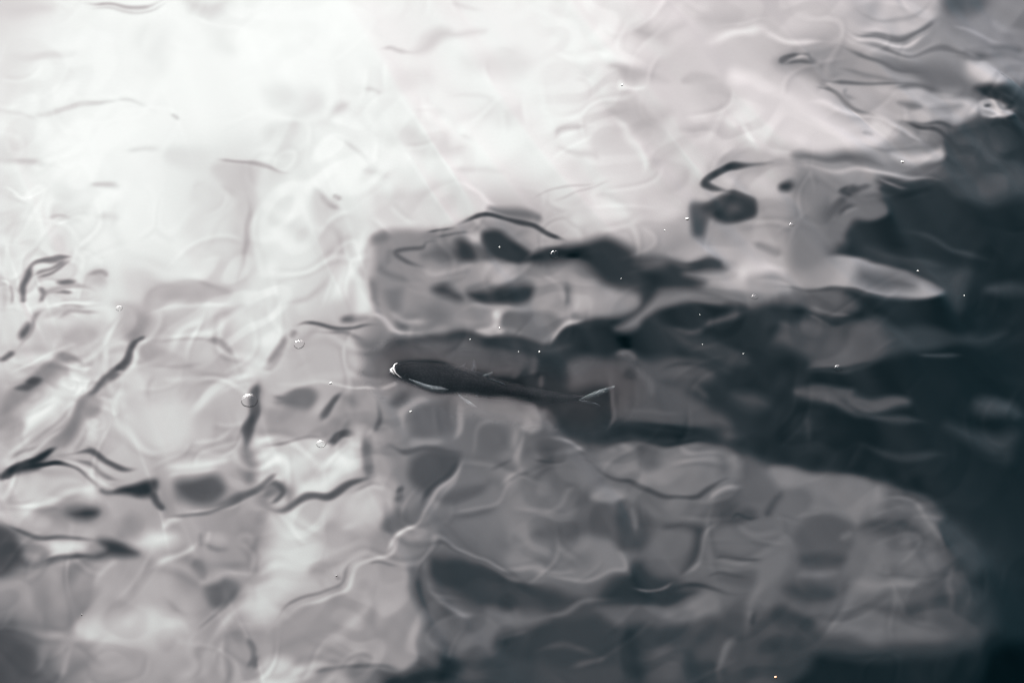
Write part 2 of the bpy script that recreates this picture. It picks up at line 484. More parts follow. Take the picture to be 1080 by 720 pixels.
L 224 3 6|165 357 190 352 225 350 245 335 270 322 300 318
L 95 2.5 9|277 405 272 415 266 435 263 455 262 480
L 168 1.5 3|280 410 275 430 270 445
P 168 4|280 435 330 432 345 440 335 458 300 460 272 455
P 118 4|290 425 305 418 330 415 335 425 328 432 305 430
L 150 2 8|300 362 290 380 282 388
L 145 2.5 6|314 349 303 360
L 190 6 14|388 250 390 275 390 300
L 120 3 6|396 290 396 325
L 168 2.5 5|440 285 470 286 500 278
L 165 2.5 5|480 330 500 320 530 325 560 328 595 328
L 195 2 5|505 350 520 345 528 335 522 328 530 325
P 105 3|535 328 560 328 585 332 590 340 575 356 555 358 545 350 530 342
P 82 5|410 372 425 362 455 358 500 364 560 375 545 388 500 392 470 388 430 382 412 385
P 60 4|450 353 490 353 540 360 600 366 560 370 500 363 460 360
P 102 5|390 365 405 362 412 385 405 400 392 395
P 44 2.5|414 388 420 382 435 380 455 381 475 385 500 391 530 399 565 409 600 416 612 419 600 424 570 422 535 417 505 414 480 414 455 411 435 404 420 397
L 66 2 3|470 384 500 391 530 399
L 170 1.5 4|400 411 410 407 420 402
L 210 .8 2|310 405 340 406 385 408 402 410
P 88 3|412 425 420 415 430 412 425 425 418 430
P 128 5|490 425 520 425 550 430 560 445 540 450 510 440 490 440
P 98 4|502 460 510 448 525 447 537 458 535 472 522 478 508 475
P 155 3|552 435 560 428 570 435 572 450 562 458 555 450
P 108 3|572 430 580 435 585 455 575 455
P 120 8|835 240 862 235 872 275 850 288 838 270
P 150 4|835 290 860 278 880 280 880 295 850 300
L 60 2 4|815 305 850 302 880 302 920 311 960 318
P 88 4|835 308 860 303 890 312 905 325 880 330 850 322
L 112 2 3|850 320 875 328 900 335
L 42 2 6|820 328 850 330 875 339 898 340
P 82 4|825 342 850 342 880 347 900 344 925 345 935 365 920 378 890 385 860 388 855 375 838 360
L 42 2 4|850 391 885 388 930 379
P 80 3|840 412 870 408 900 410 905 418 940 418 955 425 920 432 900 436 880 430 855 420
P 50 5|960 345 1000 348 1060 355 1000 365 960 362
L 66 2 3|965 375 990 377 1022 373
L 75 3 9|0 505 15 497 35 492 55 482
P 68 5|-8 560 10 560 22 572 26 590 10 600 -8 602
P 150 4|22 565 45 570 45 585 28 590
L 120 3 6|30 600 50 591 80 589
L 142 4 10|105 600 92 620 80 645 72 670 60 690
P 152 6|45 540 60 532 100 530 108 545 90 556 60 552
P 62 4|66 541 80 537 100 538 100 545 85 548 72 547
L 152 4 10|140 545 132 560 125 570
L 112 2.5 5|105 510 115 516 135 518
L 118 3 8|203 585 212 600 222 612
L 130 2 5|210 580 208 570 215 560
P 150 8|225 555 270 545 280 580 262 620 250 610 240 590
P 168 3|218 568 235 565 240 575 225 577
L 112 2.5 6|232 530 260 518 285 505 295 500
P 140 4|270 525 285 515 305 515 310 530 290 538 275 535
P 190 3|285 525 300 520 305 530 292 533
L 100 2.5 7|262 670 266 685 270 698 278 700
P 152 5|220 690 240 670 260 680 260 715 225 715
P 88 4|460 530 480 518 505 508 515 508 495 525 475 530
L 135 2 4|455 545 490 540 520 530 540 510 565 495 590 488
L 95 3 6|535 512 550 500 562 495
P 80 4|610 530 640 528 670 535 665 560 640 565 605 560
P 122 3|630 512 655 515 658 528 640 530 625 522
P 64 3|650 535 662 530 668 560 658 575
L 100 1.5 4|672 532 668 560
L 98 2 5|560 650 590 645 620 632 650 630
P 58 4|520 672 560 657 600 650 640 652 650 700 560 700 530 690
P 104 5|500 647 540 645 575 650 545 660 500 688 470 690
P 126 5|842 502 880 503 920 510 935 520 915 545 895 550 870 540 850 530
P 106 4|825 525 845 515 855 530 840 560 825 600 800 620 800 590 815 560
P 88 4|855 545 880 542 900 550 890 575 860 578 845 565
P 112 6|905 560 925 565 935 590 930 620 910 625 895 600
P 110 3|760 560 800 550 818 550 812 578 795 588 770 585 755 575
P 80 4|755 535 768 525 780 530 765 550 755 550
P 52 6|990 560 1020 570 1040 620 1050 660 1035 660 1015 620 990 580
L 222 2 3|28 127 45 118 75 110 110 106 135 105 150 112 165 120
L 226 3 5|0 60 30 60 60 58 85 52
L 250 2 3|200 15 225 25 250 32 270 42
P 234 6|225 28 240 30 250 55 235 60 222 45
P 230 8|280 95 320 90 345 110 330 130 300 125
P 224 5|283 135 308 132 310 150 300 165 288 155
P 234 8|150 30 175 25 180 55 165 80 148 60
L 222 3 5|130 158 150 155 175 160
L 220 2 4|0 120 20 122 40 128
L 212 2 4|0 168 25 173 50 170
L 213 2 5|90 195 110 196 130 195
L 250 1 2|0 195 12 198 20 206 32 208 48 200 58 192
L 212 1.5 2.5|5 202 18 210 30 216
L 205 1.5 3|55 230 65 228 75 232
L 250 2 3|60 238 75 235
P 222 3|210 190 222 200 218 215 205 210
L 216 3 6|100 230 115 228 130 232
L 224 5 10|125 200 120 235 135 270 170 290 215 285 240 260
L 216 5 8|215 190 228 215 225 250 215 270
P 220 8|195 235 235 230 240 265 210 275
P 224 6|490 60 540 55 560 65 545 78 500 78
L 224 2.5 4|475 100 510 105 520 115
P 223 6|520 110 545 112 545 128 510 125
L 222 4 8|380 175 400 185 410 195
L 218 3 6|470 180 510 178 540 185
L 190 3 6|688 175 695 162 715 150 735 142 760 128
L 203 3 6|620 210 640 205 660 212 665 225
P 205 5|600 215 615 210 620 230 605 235
L 193 3 5|690 210 710 212 722 222
L 203 2 3|750 30 790 22 830 25 870 18
P 198 6|805 15 850 12 880 22 850 32 815 30
P 178 5|895 0 925 0 920 25 900 30
L 215 2 4|845 108 880 112 910 120
P 200 4|905 130 935 130 945 145 920 150 900 142
L 165 2 3|905 140 925 143
L 140 1.5 3|905 105 890 100 896 95
L 150 2 3|990 97 1010 103
L 118 2 4|1000 62 1040 60 1080 70
L 100 3 6|1040 45 1060 55 1080 52
L 96 3 6|940 94 970 90 1000 95
L 125 2 4|880 75 920 82 960 86
L 208 2 3|0 310 12 318 20 330
L 250 1.5 2|0 295 8 300 14 310
L 190 2 4|40 338 55 330 75 327 100 330
P 198 4|45 340 65 345 60 360 40 355
L 203 1.5 3|55 300 60 312 80 316 105 312
L 238 2 3|60 306 85 304 100 308
P 195 5|30 350 55 345 60 360 45 378 28 372
L 230 2 3|10 398 30 382 50 374 70 368
L 155 2 3|60 375 75 378 90 385
L 238 2 3|65 385 85 388 100 385
L 185 2 3|110 395 120 390 130 398
P 200 3|130 400 150 395 160 410 150 425 135 420
L 150 2 3|25 470 45 460 65 440 80 425
L 205 2 3|30 478 50 466 72 446
L 138 2 3|5 485 25 475 45 468
L 212 2 4|0 480 20 470 40 455
L 165 2 4|75 480 85 462 90 445
L 208 2.5 4|100 470 95 455 105 440
L 176 2.5 4|160 395 155 410 160 425
L 168 3 6|168 470 172 450 185 430 195 418 198 405
L 168 2 3|155 392 175 385 200 388 215 385
L 200 2 4|165 400 190 398 210 400
L 208 2 4|200 470 230 460 250 452
L 172 3 6|160 485 190 478 215 480
L 148 1.5 3|275 470 320 461 345 462
L 118 1.5 3|75 484 95 488 115 498 130 503
L 218 2 3|60 486 80 488 100 498 118 508 128 516
L 208 2 4|175 505 200 497 230 498
L 212 2 3|190 540 215 538 240 532 262 524
L 212 3 5|170 558 180 548 195 545
L 202 3 5|150 600 175 590 195 580 205 570
L 190 3 5|100 620 110 600 125 590
P 152 6|70 600 95 595 100 615 85 640 70 630
L 148 3 6|150 605 165 625 185 640 200 650
P 176 6|150 610 175 600 180 630 160 640
L 138 3 6|275 560 270 590 262 610
L 188 2 4|225 560 215 575
P 206 6|260 620 290 615 285 650 262 655
L 148 4 8|290 690 320 675 350 665
L 172 4 8|290 720 330 700 360 690
L 188 3 5|240 665 232 690 240 720
L 125 5 8|50 640 48 680 50 720
L 165 5 8|65 680 62 720
L 135 2 3|370 520 390 510 405 515
L 202 3 5|360 560 380 550 400 540
P 190 6|370 530 395 520 405 540 385 560 370 555
L 92 3 5|418 525 430 520
L 132 2 3|420 540 428 525
P 102 4|405 545 420 535 430 545 420 560 408 560
L 90 3 6|450 560 480 548 510 540 525 530
P 103 6|450 545 475 540 490 550 465 565
L 96 2 3|455 550 475 558 495 577 515 592 535 604
P 103 4|515 572 535 568 545 578 530 585 518 582
L 140 2 3|560 600 590 605 615 600
L 132 2.5 4|570 540 590 535 600 520 608 512
L 98 2 4|555 510 575 495 600 490 620 495
L 134 2 4|525 515 545 500 560 490
P 106 5|565 585 610 580 620 595 585 600
L 62 3 5|440 602 445 625 452 652
L 122 4 6|440 665 455 680 470 690
L 50 2 3|650 614 690 616
P 95 4|640 645 690 645 700 655 650 660
L 82 2 4|520 675 560 660
L 76 3 5|560 690 600 680 630 690
L 88 3 5|600 702 640 692
L 48 4 6|665 680 660 715
P 80 5|690 680 720 690 710 720 680 715
L 170 4 8|300 700 340 680 380 650 400 620
L 148 4 8|380 610 395 640 400 670
L 62 1.5 3|765 550 775 540 790 548 805 545
L 122 2 4|835 545 870 540
L 120 3 6|930 520 965 532 985 560 995 590
L 72 3 5|905 555 930 550 960 560 985 575
L 114 3 5|880 570 900 556
L 86 2 4|920 602 960 605 1000 610
L 116 3 5|890 620 940 612 980 618
L 58 2 4|790 660 800 640
L 98 2.5 5|760 720 765 690 778 665
P 60 6|730 660 755 655 760 690 740 705 725 690
L 44 3 5|870 695 920 688 960 692
L 62 3 5|920 265 960 275 1000 280
L 54 3 5|940 240 980 250 1010 265 1050 275
L 78 2 4|850 330 880 345
L 58 2 3|850 430 853 470
L 108 3 6|725 310 745 318 770 320
L 74 3 5|700 345 730 350 745 345
L 82 3 6|740 345 760 335 790 325
P 62 4|740 370 775 368 790 378 760 385
L 92 2 3|575 408 572 392
L 152 2.5 4|430 290 470 292 500 290
L 120 2.5 5|400 275 410 290 430 300
L 162 3 5|405 330 430 338 460 335
L 124 3 5|415 262 408 285
L 158 2 4|570 290 590 300 595 325
L 172 3 5|605 296 608 315 600 330
L 95 1.5 5|158 352 148 360 138 370 125 385 112 399 100 412
L 135 3 8|98 415 85 430 75 448 62 468
P 222 5|250 330 275 325 300 340 298 365 285 385 272 392 258 375 245 350
L 222 2.5 6|190 448 200 432 220 413 245 402 268 396 290 400
L 30 2 6|560 413 590 418.5 615 420
L 85 2 7|276 404 272 420 266 436 263 455 263 475
L 115 3 7|290 418 315 413 328 420 330 432
L 92 1.8 5|363 413 352 424 347 434 342 445
L 90 1.5 4|338 466 348 464 358 455 368 452 378 458
L 112 3 7|384 458 390 475 389 492 384 502
L 108 1.8 4|178 544 205 542 228 536 250 525 272 513 292 501
L 92 1.8 5|275 532 290 537 310 532 328 525 345 524 360 514 378 503 394 499
L 90 2 5|272 516 290 510 300 518 292 526 283 530
P 60 3|126 517 140 511 162 508 162 520 150 525 140 521
L 70 2 5|160 520 168 530 178 538
L 60 2 7|-8 508 10 497 28 489
L 62 1.5 5|18 491 40 484 62 471
L 60 1.2 4|10 500 35 492 60 488 80 493
L 92 1.5 4|86 471 100 480 118 488 142 494
P 110 2|60 293 76 294 75 299 62 298
L 120 1.2 3|60 305 76 309
L 175 2 5|42 315 55 305 75 300 105 308
L 165 2 4|60 335 80 328 110 332
L 240 1.5 3|40 325 60 322 90 318 115 322
L 242 2 4|78 262 86 275 84 288
L 60 1.5 7|812 172 790 172 772 173 757 181 746 190 752 198 768 204
P 58 3|745 219 762 209 785 205 795 213 795 224 783 231 768 235 752 228
P 92 4|768 218 776 216 778 221 770 223
P 122 13|844 190 870 190 865 225 862 255 870 280 850 285 838 262 845 225
P 108 3|893 200 915 210 930 216 925 226 905 232 893 245 885 255 872 252 875 238 890 228 905 220 895 212
L 62 3 6|884 194 892 202 904 207
L 120 1.5 3|925 188 940 195 960 197
P 34 3|932 202 946 198 972 199 990 205 965 209 945 208
L 112 2 4|905 45 935 51 965 55 1000 54 1035 60
L 150 2.5 6|424 456 425 436 440 423 458 418
P 98 3|440 428 460 422 478 424 482 440 474 455 452 460 434 455
L 148 2.5 5|486 420 488 436 481 452 472 463
L 140 3 6|428 466 445 464 465 466
L 80 2.5 5|408 470 425 475 450 469 468 474 486 476
L 65 1.5 3.5|484 480 478 492 465 508 450 524 438 540
L 160 1.2 3|488 484 480 500 466 516 452 532 440 546 428 558
L 205 1.5 4|442 546 428 558 415 572 405 585
L 138 2 4|432 560 445 568 465 570 490 582 515 597 545 608 580 613
L 84 1.5 3|440 575 470 574 500 590 530 605 560 612
P 84 2.5|568 468 590 464 597 474 590 484 570 483
L 70 1.2 3|622 484 633 494 645 502 662 508 675 516 705 523 735 522 755 514 770 505 785 502
L 90 4 7|562 372 566 395
L 78 3 6|543 398 552 385
P 128 3|552 432 560 426 568 434 570 448 560 458 553 448
L 66 3 6|575 432 584 445 588 456
L 70 3 8|690 400 730 408 750 425
L 100 2.5 5|668 382 680 398 694 418
P 204 5|238 184 268 182 271 235 265 290 252 297 247 260 249 225
L 178 2 5|257 203 263 225 262 247 256 268 252 298
P 190 4|146 316 160 303 190 297 215 297 240 308 225 317 190 321 165 328
L 226 2 4|150 330 185 326 230 320 270 322
P 186 4|305 365 330 353 365 352 380 365 378 388 340 398 302 400
L 150 2.5 7|302 352 293 370 284 384
P 205 6|165 425 200 415 205 450 190 480 150 475 130 450
P 165 4|278 436 330 433 342 442 333 457 300 459 274 454
L 200 2 3|275 404 300 404 340 405 385 406
L 175 2 4|330 200 345 214 360 222
L 188 3 6|352 235 362 255 358 280
L 150 1.5 3|8 300 14 312 10 326
L 120 1.5 3|42 300 48 310 44 320
L 160 1.5 4|90 290 108 286 118 292
P 74 4|760 455 772 452 778 462 766 466
L 56 3 5|700 390 740 385 780 392
L 60 3 6|880 420 930 440 980 445
L 50 3 6|900 470 950 480 1000 478
P 84 4|408 370 430 362 470 361 520 368 550 378 540 392 500 388 470 382 440 378 415 380
P 36 1.6|414 388 420 383 435 381 455 382 475 386 500 392 530 400 565 410 600 417 614 420 600 424 570 422 535 417 505 414 480 414 455 411 435 404 420 397
P 128 4|490 420 530 424 550 430 545 442 510 436 492 432
P 150 2|548 452 556 440 566 446 560 456
P 195 3|1020 66 1035 64 1052 74 1055 82 1038 86
L 165 2 3|895 0 905 14 925 22 950 22 975 14 985 0
L 110 1.5 3|860 92 875 98 900 112 925 124
P 74 9|990 590 1015 600 1030 640 1032 668 1000 670 980 650
P 58 7|1000 545 1020 560 1035 600 1010 600 995 570
L 92 3 6|1005 590 1000 620 1012 650
L 84 3 6|960 560 975 590 985 620
L 140 3 8|1045 15 1060 30 1085 38
L 150 2 4|1005 28 1030 34 1060 50
L 90 3 6|1020 52 1050 60 1085 66
P 132 5|1045 62 1085 68 1085 84 1060 82
"""  # includes fish-shaped dark patches that dim the reflection over the fish
SC = 1.0                                 # raster cells per photo pixel
def spline(p, closed, n=6):
    p = np.array(p, float)
    m = len(p)
    if m < 3 and not closed:
        return p
    idx = np.arange(m if closed else m-1)
    if closed:
        a, b, c, d = p[(idx-1) % m], p[idx], p[(idx+1) % m], p[(idx+2) % m]
    else:
        a, b, c, d = p[np.maximum(idx-1, 0)], p[idx], p[idx+1], p[np.minimum(idx+2, m-1)]
    out = []
    for t in np.arange(n)/n:
        out.append(.5*((2*b)+(c-a)*t+(2*a-5*b+4*c-d)*t*t+(3*b-a-3*c+d)*t**3))
    q = np.stack(out, 1).reshape(-1, 2)
    return q if closed else np.vstack([q, p[-1]])
def smooth(a, r):
    k = np.exp(-.5*(np.arange(-3*r, 3*r+1)/r)**2); k /= k.sum()
    pad = 3*r
    a = np.pad(a, pad, mode='edge')
    a = np.apply_along_axis(lambda v: np.convolve(v, k, 'same'), 0, a)
    a = np.apply_along_axis(lambda v: np.convolve(v, k, 'same'), 1, a)
    return a[pad:-pad, pad:-pad]
def ripple_noise(X, Y, wl0, wl1, n, seed, flat=.5):
    r = np.random.RandomState(seed); z = np.zeros(X.shape)
    for _ in range(n):
        wl = wl0*(wl1/wl0)**r.rand(); th = r.normal(math.pi/2-.25, flat)
        z += np.sin(2*math.pi/wl*(X*math.cos(th)+Y*math.sin(th))+r.uniform(0, 6.28)+1.5*np.sin(X/(wl*1.7)+Y/(wl*2.9)+r.uniform(0, 6.28)))
    return z/math.sqrt(n/2)
def cell_net(X, Y, size, seed):             # interlocking rounded cells: distance to the border and a tone of its own for each cell
    r = np.random.RandomState(seed); n = int(1500/size)+6; jx, jy = r.rand(n, n), r.rand(n, n); val = r.uniform(-1, 1, (n, n))
    u, v = X/(size*1.25)+2, Y/(size*.8)+2; iu, iv = np.floor(u).astype(int), np.floor(v).astype(int)
    d1 = np.full(X.shape, 1e9); d2 = d1.copy(); c1 = np.zeros(X.shape); c2 = c1.copy()
    for a in (-1, 0, 1):
        for b in (-1, 0, 1):
            p, q = np.clip(iu+a, 0, n-1), np.clip(iv+b, 0, n-1)
            d = np.hypot((iu+a+.1+.8*jx[q, p]-u)*1.25, (iv+b+.1+.8*jy[q, p]-v)*.8)*size; w = val[q, p]
            near = d < d1
            d2 = np.where(near, d1, np.minimum(d2, d)); c2 = np.where(near, c1, np.where(d <= d2, w, c2))
            c1 = np.where(near, w, c1); d1 = np.where(near, d, d1)
    e = d2-d1; t = np.clip(e/16, 0, 1)
    return e, c1*(.5+.5*t)+c2*(.5-.5*t)
def tone_map():
    W, H = int(1080*SC), int(720*SC)
    g = np.array([[float(v) for v in r.split()] for r in BASE.strip().split('\n')])
    X = (np.arange(W)+.5)/SC; Y = (np.arange(H)+.5)/SC
    fx, fy = X/60, Y/60
    ix = np.minimum(fx.astype(int), 17); iy = np.minimum(fy.astype(int), 11)
    tx = (fx-ix)[None]; ty = (fy-iy)[:, None]
    tx = tx*tx*(3-2*tx); ty = ty*ty*(3-2*ty)
    A = g[iy][:, ix]; B = g[iy][:, ix+1]; Cc = g[iy+1][:, ix]; D = g[iy+1][:, ix+1]
    T = (A*(1-tx)+B*tx)*(1-ty)+(Cc*(1-tx)+D*tx)*ty
    T = smooth(T, 12)
    XG, YG = np.meshgrid(X, Y)            # the edges of the folds wander a little
    GXX = XG+2.1*ripple_noise(XG, YG, 45, 110, 10, 1, 1.2)+.6*ripple_noise(XG, YG, 22, 50, 10, 2, .8)
    GYY = YG+1.7*ripple_noise(XG, YG, 45, 110, 10, 3, 1.2)+.55*ripple_noise(XG, YG, 22, 50, 10, 4, .8)
    for ln in SHAPES.strip().split('\n'):
        hd, co = ln.split('|'); hd = hd.split(); co = [float(v) for v in co.split()]
        if hd[0] == 'N':                  # a crinkled patch
            cx_, cy_, rx_, ry_ = co; m_ = np.clip(1.3-np.hypot((GXX-cx_)/rx_, (GYY-cy_)/ry_), 0, 1)
            nn = ripple_noise(GXX, GYY, float(hd[2])*1.6, float(hd[2])*6, 12, int(cx_), 1.3); T += m_*float(hd[1])*(np.tanh(1.6*np.sin(2.2*nn))+.5*np.sin(5*nn))
            continue
        kind, tone, blur = hd[0], float(hd[1]), float(hd[2])
        P = list(zip(co[::2], co[1::2])); q = spline(P, kind == 'P', 5)
        w = float(hd[3])/2 if kind == 'L' else 0
        mg = w+blur*2+2
        x0, x1 = q[:, 0].min()-mg, q[:, 0].max()+mg; y0, y1 = q[:, 1].min()-mg, q[:, 1].max()+mg
        i0, i1 = max(0, int(x0*SC)), min(W, int(x1*SC)+1); j0, j1 = max(0, int(y0*SC)), min(H, int(y1*SC)+1)
        if i1 <= i0 or j1 <= j0: continue
        XX, YY = GXX[j0:j1, i0:i1], GYY[j0:j1, i0:i1]
        d2 = np.full(XX.shape, 1e9); ins = np.zeros(XX.shape, bool)
        s, e = (q, np.roll(q, -1, 0)) if kind == 'P' else (q[:-1], q[1:])
        L = len(s)
        taper = np.full(XX.shape, 1.0)
        for n_, ((ax, ay), (bx, by)) in enumerate(zip(s, e)):
            dx, dy = bx-ax, by-ay; l2 = dx*dx+dy*dy+1e-9
            t = np.clip(((XX-ax)*dx+(YY-ay)*dy)/l2, 0, 1)
            dd = (XX-ax-t*dx)**2+(YY-ay-t*dy)**2
            if kind == 'L':
                u = (n_+t)/L; m = dd < d2
                taper = np.where(m, np.clip(3.2*np.minimum(u, 1-u)+.15, 0, 1), taper)
            d2 = np.minimum(d2, dd)
            if kind == 'P':
                ins ^= ((ay > YY) != (by > YY)) & (XX < (bx-ax)*(YY-ay)/(by-ay+1e-12)+ax)
        d = np.sqrt(d2)
        if kind == 'P':
            sd = np.where(ins, -d, d); a = np.clip(.5-sd/(3.7*blur), 0, 1)
        else:
            ww = w*taper
            a = np.clip(.5-(d-ww)/(2.7*blur), 0, 1)*np.clip(ww/ max(w, .1), .3, 1)
        a = a*a*(3-2*a)
        T[j0:j1, i0:i1] += (tone-T[j0:j1, i0:i1])*a
    # added tones between the big folds: soft cells with winding light and dark contours
    F = ripple_noise(XG, YG, 60, 190, 12, 5, .65); G = ripple_noise(XG, YG, 35, 110, 12, 9, .9)
    where = np.clip(.55+.6*ripple_noise(XG, YG, 130, 300, 8, 6, 1.2), 0, 1.2)
    cells = np.tanh(2.5*np.sin(2.3*F+.8*G))
    F2 = ripple_noise(XG, YG, 110, 300, 12, 21, .7); ph = 3.2*F2; d = np.sin(ph)/np.maximum(np.hypot(*np.gradient(ph)), .02)
    lines = np.exp(-(d/2.2)**2)-.9*np.exp(-((d-4.2)/2.6)**2)
    gate = np.clip(ripple_noise(XG, YG, 50, 140, 10, 12, 1.2)-.35, 0, 1)
    T = T+np.interp(T, [0, 180, 240, 252], [0, 0, 6, 4])
    amp = np.interp(T, [0, 45, 80, 120, 190, 225, 242, 252], [0, 5, 7.5, 9, 11.5, 9, 5, 1.5])
    e1, v1 = cell_net(XG+10*ripple_noise(XG, YG, 60, 160, 10, 31, 1.3), YG+7*ripple_noise(XG, YG, 60, 160, 10, 32, 1.3), 74, 5)
    rim = (np.exp(-(e1/6)**2)-.8*np.exp(-((e1-12)/6)**2))*np.clip((T-60)/60, 0, 1)*np.clip(1.2+ripple_noise(XG, YG, 90, 200, 8, 34, 1.3), -.8, 1)
    g1 = np.clip(.5+.9*ripple_noise(XG, YG, 90, 240, 10, 33, 1.3), 0, 1.3)
    low = .45+.55*np.clip((YG-200)/200, 0, 1)
    T = T+amp*(.75*cells*where+.2*ripple_noise(XG, YG, 18, 60, 16, 15, .6)*where+1.0*lines*gate+low*(1.4*rim*g1+.8*v1))
    return np.clip(T, 2, 252)/255
DXW = .0026
# ------------------------------------------------------------------ the wave relief: the tone map's light and dark worked into its reflecting slopes
def fresnel(c, n=1.33):
    g = np.sqrt(n*n-1+c*c); a = (g-c)/(g+c); b = (c*(g+c)-1)/(c*(g-c)+1)
    return .5*a*a*(1+b*b)
def srgb(l):
    return np.where(l < .0031308, 12.92*l, 1.055*np.power(np.maximum(l, 1e-9), 1/2.4)-.055)
LUT_A = np.linspace(0, 180, 1801); LUT_E = sky_radiance(LUT_A)
def seen(V, hx, hy):
    vx, vy, vz = V
    nl = 1/np.sqrt(1+hx*hx+hy*hy); nx, ny, nz = -hx*nl, -hy*nl, nl
    d = -(vx*nx+vy*ny+vz*nz)
    a = np.degrees(np.arccos(np.clip((vx+2*d*nx)*S[0]+(vy+2*d*ny)*S[1]+(vz+2*d*nz)*S[2], -1, 1)))
    return srgb(EXPO*(fresnel(np.clip(d, .02, 1))*np.interp(a, LUT_A, LUT_E)+BODY))
def solve_waves(T, dx=.0026, iters=52, lam=.004, mu=.00008, nu=.003):
    x0, x1, y0, y1 = -1.62, 1.62, 1.86, 4.62
    xs = x0+dx*np.arange(int((x1-x0)/dx)); ys = y0+dx*np.arange(int((y1-y0)/dx))
    X, Y = np.meshgrid(xs, ys)
    c, s = math.cos(PITCH), math.sin(PITCH)
    sf = lambda q, p0, p1: np.clip((q-p0)/(p1-p0), 0, 1)
    def look(h):                         # what the photograph shows at each spot of the raised surface
        up = CAMZ-h; dep = Y*c+up*s; px = 540+540*X/dep/TH; py = 360-540*(Y*s-up*c)/dep/TH
        mx_ = 1080-np.abs(1080-np.abs(px)); my_ = 720-np.abs(720-np.abs(py))          # past the tone map the pattern carries on, mirrored
        u = np.clip(mx_*SC-.5, 0, T.shape[1]-1.001); v = np.clip(my_*SC-.5, 0, T.shape[0]-1.001)
        i = u.astype(int); j = v.astype(int); a = u-i; b = v-j
        t = (T[j, i]*(1-a)+T[j, i+1]*a)*(1-b)+(T[j+1, i]*(1-a)+T[j+1, i+1]*a)*b
        W = sf(px, -260, -10)*sf(-px, -1340, -1090)*sf(py, -200, -10)*sf(-py, -880, -730); W = W*W*(3-2*W)
        l = np.sqrt(X*X+Y*Y+up*up)
        return t, W, (X/l, Y/l, -up/l)
    tgt, W, V3 = look(np.zeros_like(X))
    kx = 2*np.pi*np.fft.rfftfreq(len(xs), dx)[None]; ky = 2*np.pi*np.fft.fftfreq(len(ys), dx)[:, None]
    k2 = kx*kx+ky*ky; kc = 2*np.pi/.05; reg = lam*k2+nu*k2*k2/kc**2+mu*kc**2
    H = np.zeros(k2.shape, complex); M = H.copy(); e = 1e-3; ir = lambda q: np.fft.irfft2(q, s=X.shape)
    for it in range(iters):
        if it % 5 == 4 and it < iters-6: tgt, W, V3 = look(ir(H))
        hx, hy = ir(1j*kx*H), ir(1j*ky*H)
        P = seen(V3, hx, hy); cx = (seen(V3, hx+e, hy)-P)/e; cy = (seen(V3, hx, hy+e)-P)/e
        R = np.clip(tgt-np.minimum(P, 1), -.5, .5)*W
        if it == 0:
            mx, my = np.median(cx), np.median(cy); D = (mx*kx+my*ky)**2+.15*(mx*mx+my*my)*k2+reg
        G = -(1j*kx*np.fft.rfft2(cx*R)+1j*ky*np.fft.rfft2(cy*R))-reg*H
        M = .6*M+.5*G/D; H = H+M; H[0, 0] = 0
    print('wave residual', float(np.sqrt((R[W > .99]**2).mean())))
    return xs, ys, ir(H), W
TONES = tone_map()
xs, ys, hh, WW = solve_waves(TONES)
rng = np.random.RandomState(4)
SWELL = []
for k in range(46):
    wl = .16*(9.0**rng.rand()); th = rng.uniform(0, math.pi); SWELL.append((2*math.pi/wl*math.cos(th), 2*math.pi/wl*math.sin(th), .016*wl/(2*math.pi), rng.uniform(0, 6.28), wl))
def swell(X, Y, step):
    z = np.zeros(np.broadcast(X, Y).shape)
    for a, b, am, ph, wl in SWELL:
        z += am*np.sin(a*X+b*Y+ph)*np.clip(wl/(4*step)-1, 0, 1)
    return z
def grow(x0, sgn, lim=900., f=1.028):
    r, st, d = [], .0034, 0
    while d < lim: d += st; r.append(x0+sgn*d); st *= f
    return np.array(r)
gx = np.concatenate([grow(xs[0], -1)[::-1], xs, grow(xs[-1], 1)]); gy = np.concatenate([grow(ys[0], -1)[::-1], ys, grow(ys[-1], 1)])
na, nb = np.searchsorted(gx, xs[0]), np.searchsorted(gy, ys[0])
GX, GY = np.meshgrid(gx, gy)
STEP = np.maximum(np.gradient(gx)[None], np.gradient(gy)[:, None])
GZ = swell(GX, GY, STEP)
win = np.minimum(np.clip(np.minimum(xs-xs[0], xs[-1]-xs)/.2, 0, 1)[None], np.clip(np.minimum(ys-ys[0], ys[-1]-ys)/.2, 0, 1)[:, None]); win = win*win*(3-2*win)
Wd = WW*WW*(3-2*WW)
sl_ = (slice(nb, nb+len(ys)), slice(na, na+len(xs)))
GZ[sl_] = hh*win+GZ[sl_]*(1-Wd)
def surf(x, y):
    i = min(max(int(round((x-xs[0])/DXW)), 0), len(xs)-1); j = min(max(int(round((y-ys[0])/DXW)), 0), len(ys)-1)
    return float(GZ[nb+j, na+i])
def on_water(px, py):
    z = 0.
    for _ in range(6): p = at(px, py, z); z = surf(p.x, p.y)
    return at(px, py, z)
ny_, nx_ = GX.shape
co = np.stack([GX, GY, GZ], -1).reshape(-1, 3).astype(np.float32)
idx = np.arange(nx_*ny_).reshape(ny_, nx_)
q = np.stack([idx[:-1, :-1], idx[:-1, 1:], idx[1:, 1:], idx[1:, :-1]], -1).reshape(-1, 4).astype(np.int32)
me = bpy.data.meshes.new('water'); me.vertices.add(len(co)); me.vertices.foreach_set('co', co.ravel())
me.loops.add(q.size); me.loops.foreach_set('vertex_index', q.ravel())
me.polygons.add(len(q)); me.polygons.foreach_set('loop_start', np.arange(0, q.size, 4, dtype=np.int32))
me.polygons.foreach_set('use_smooth', np.ones(len(q), bool)); me.update(calc_edges=True)
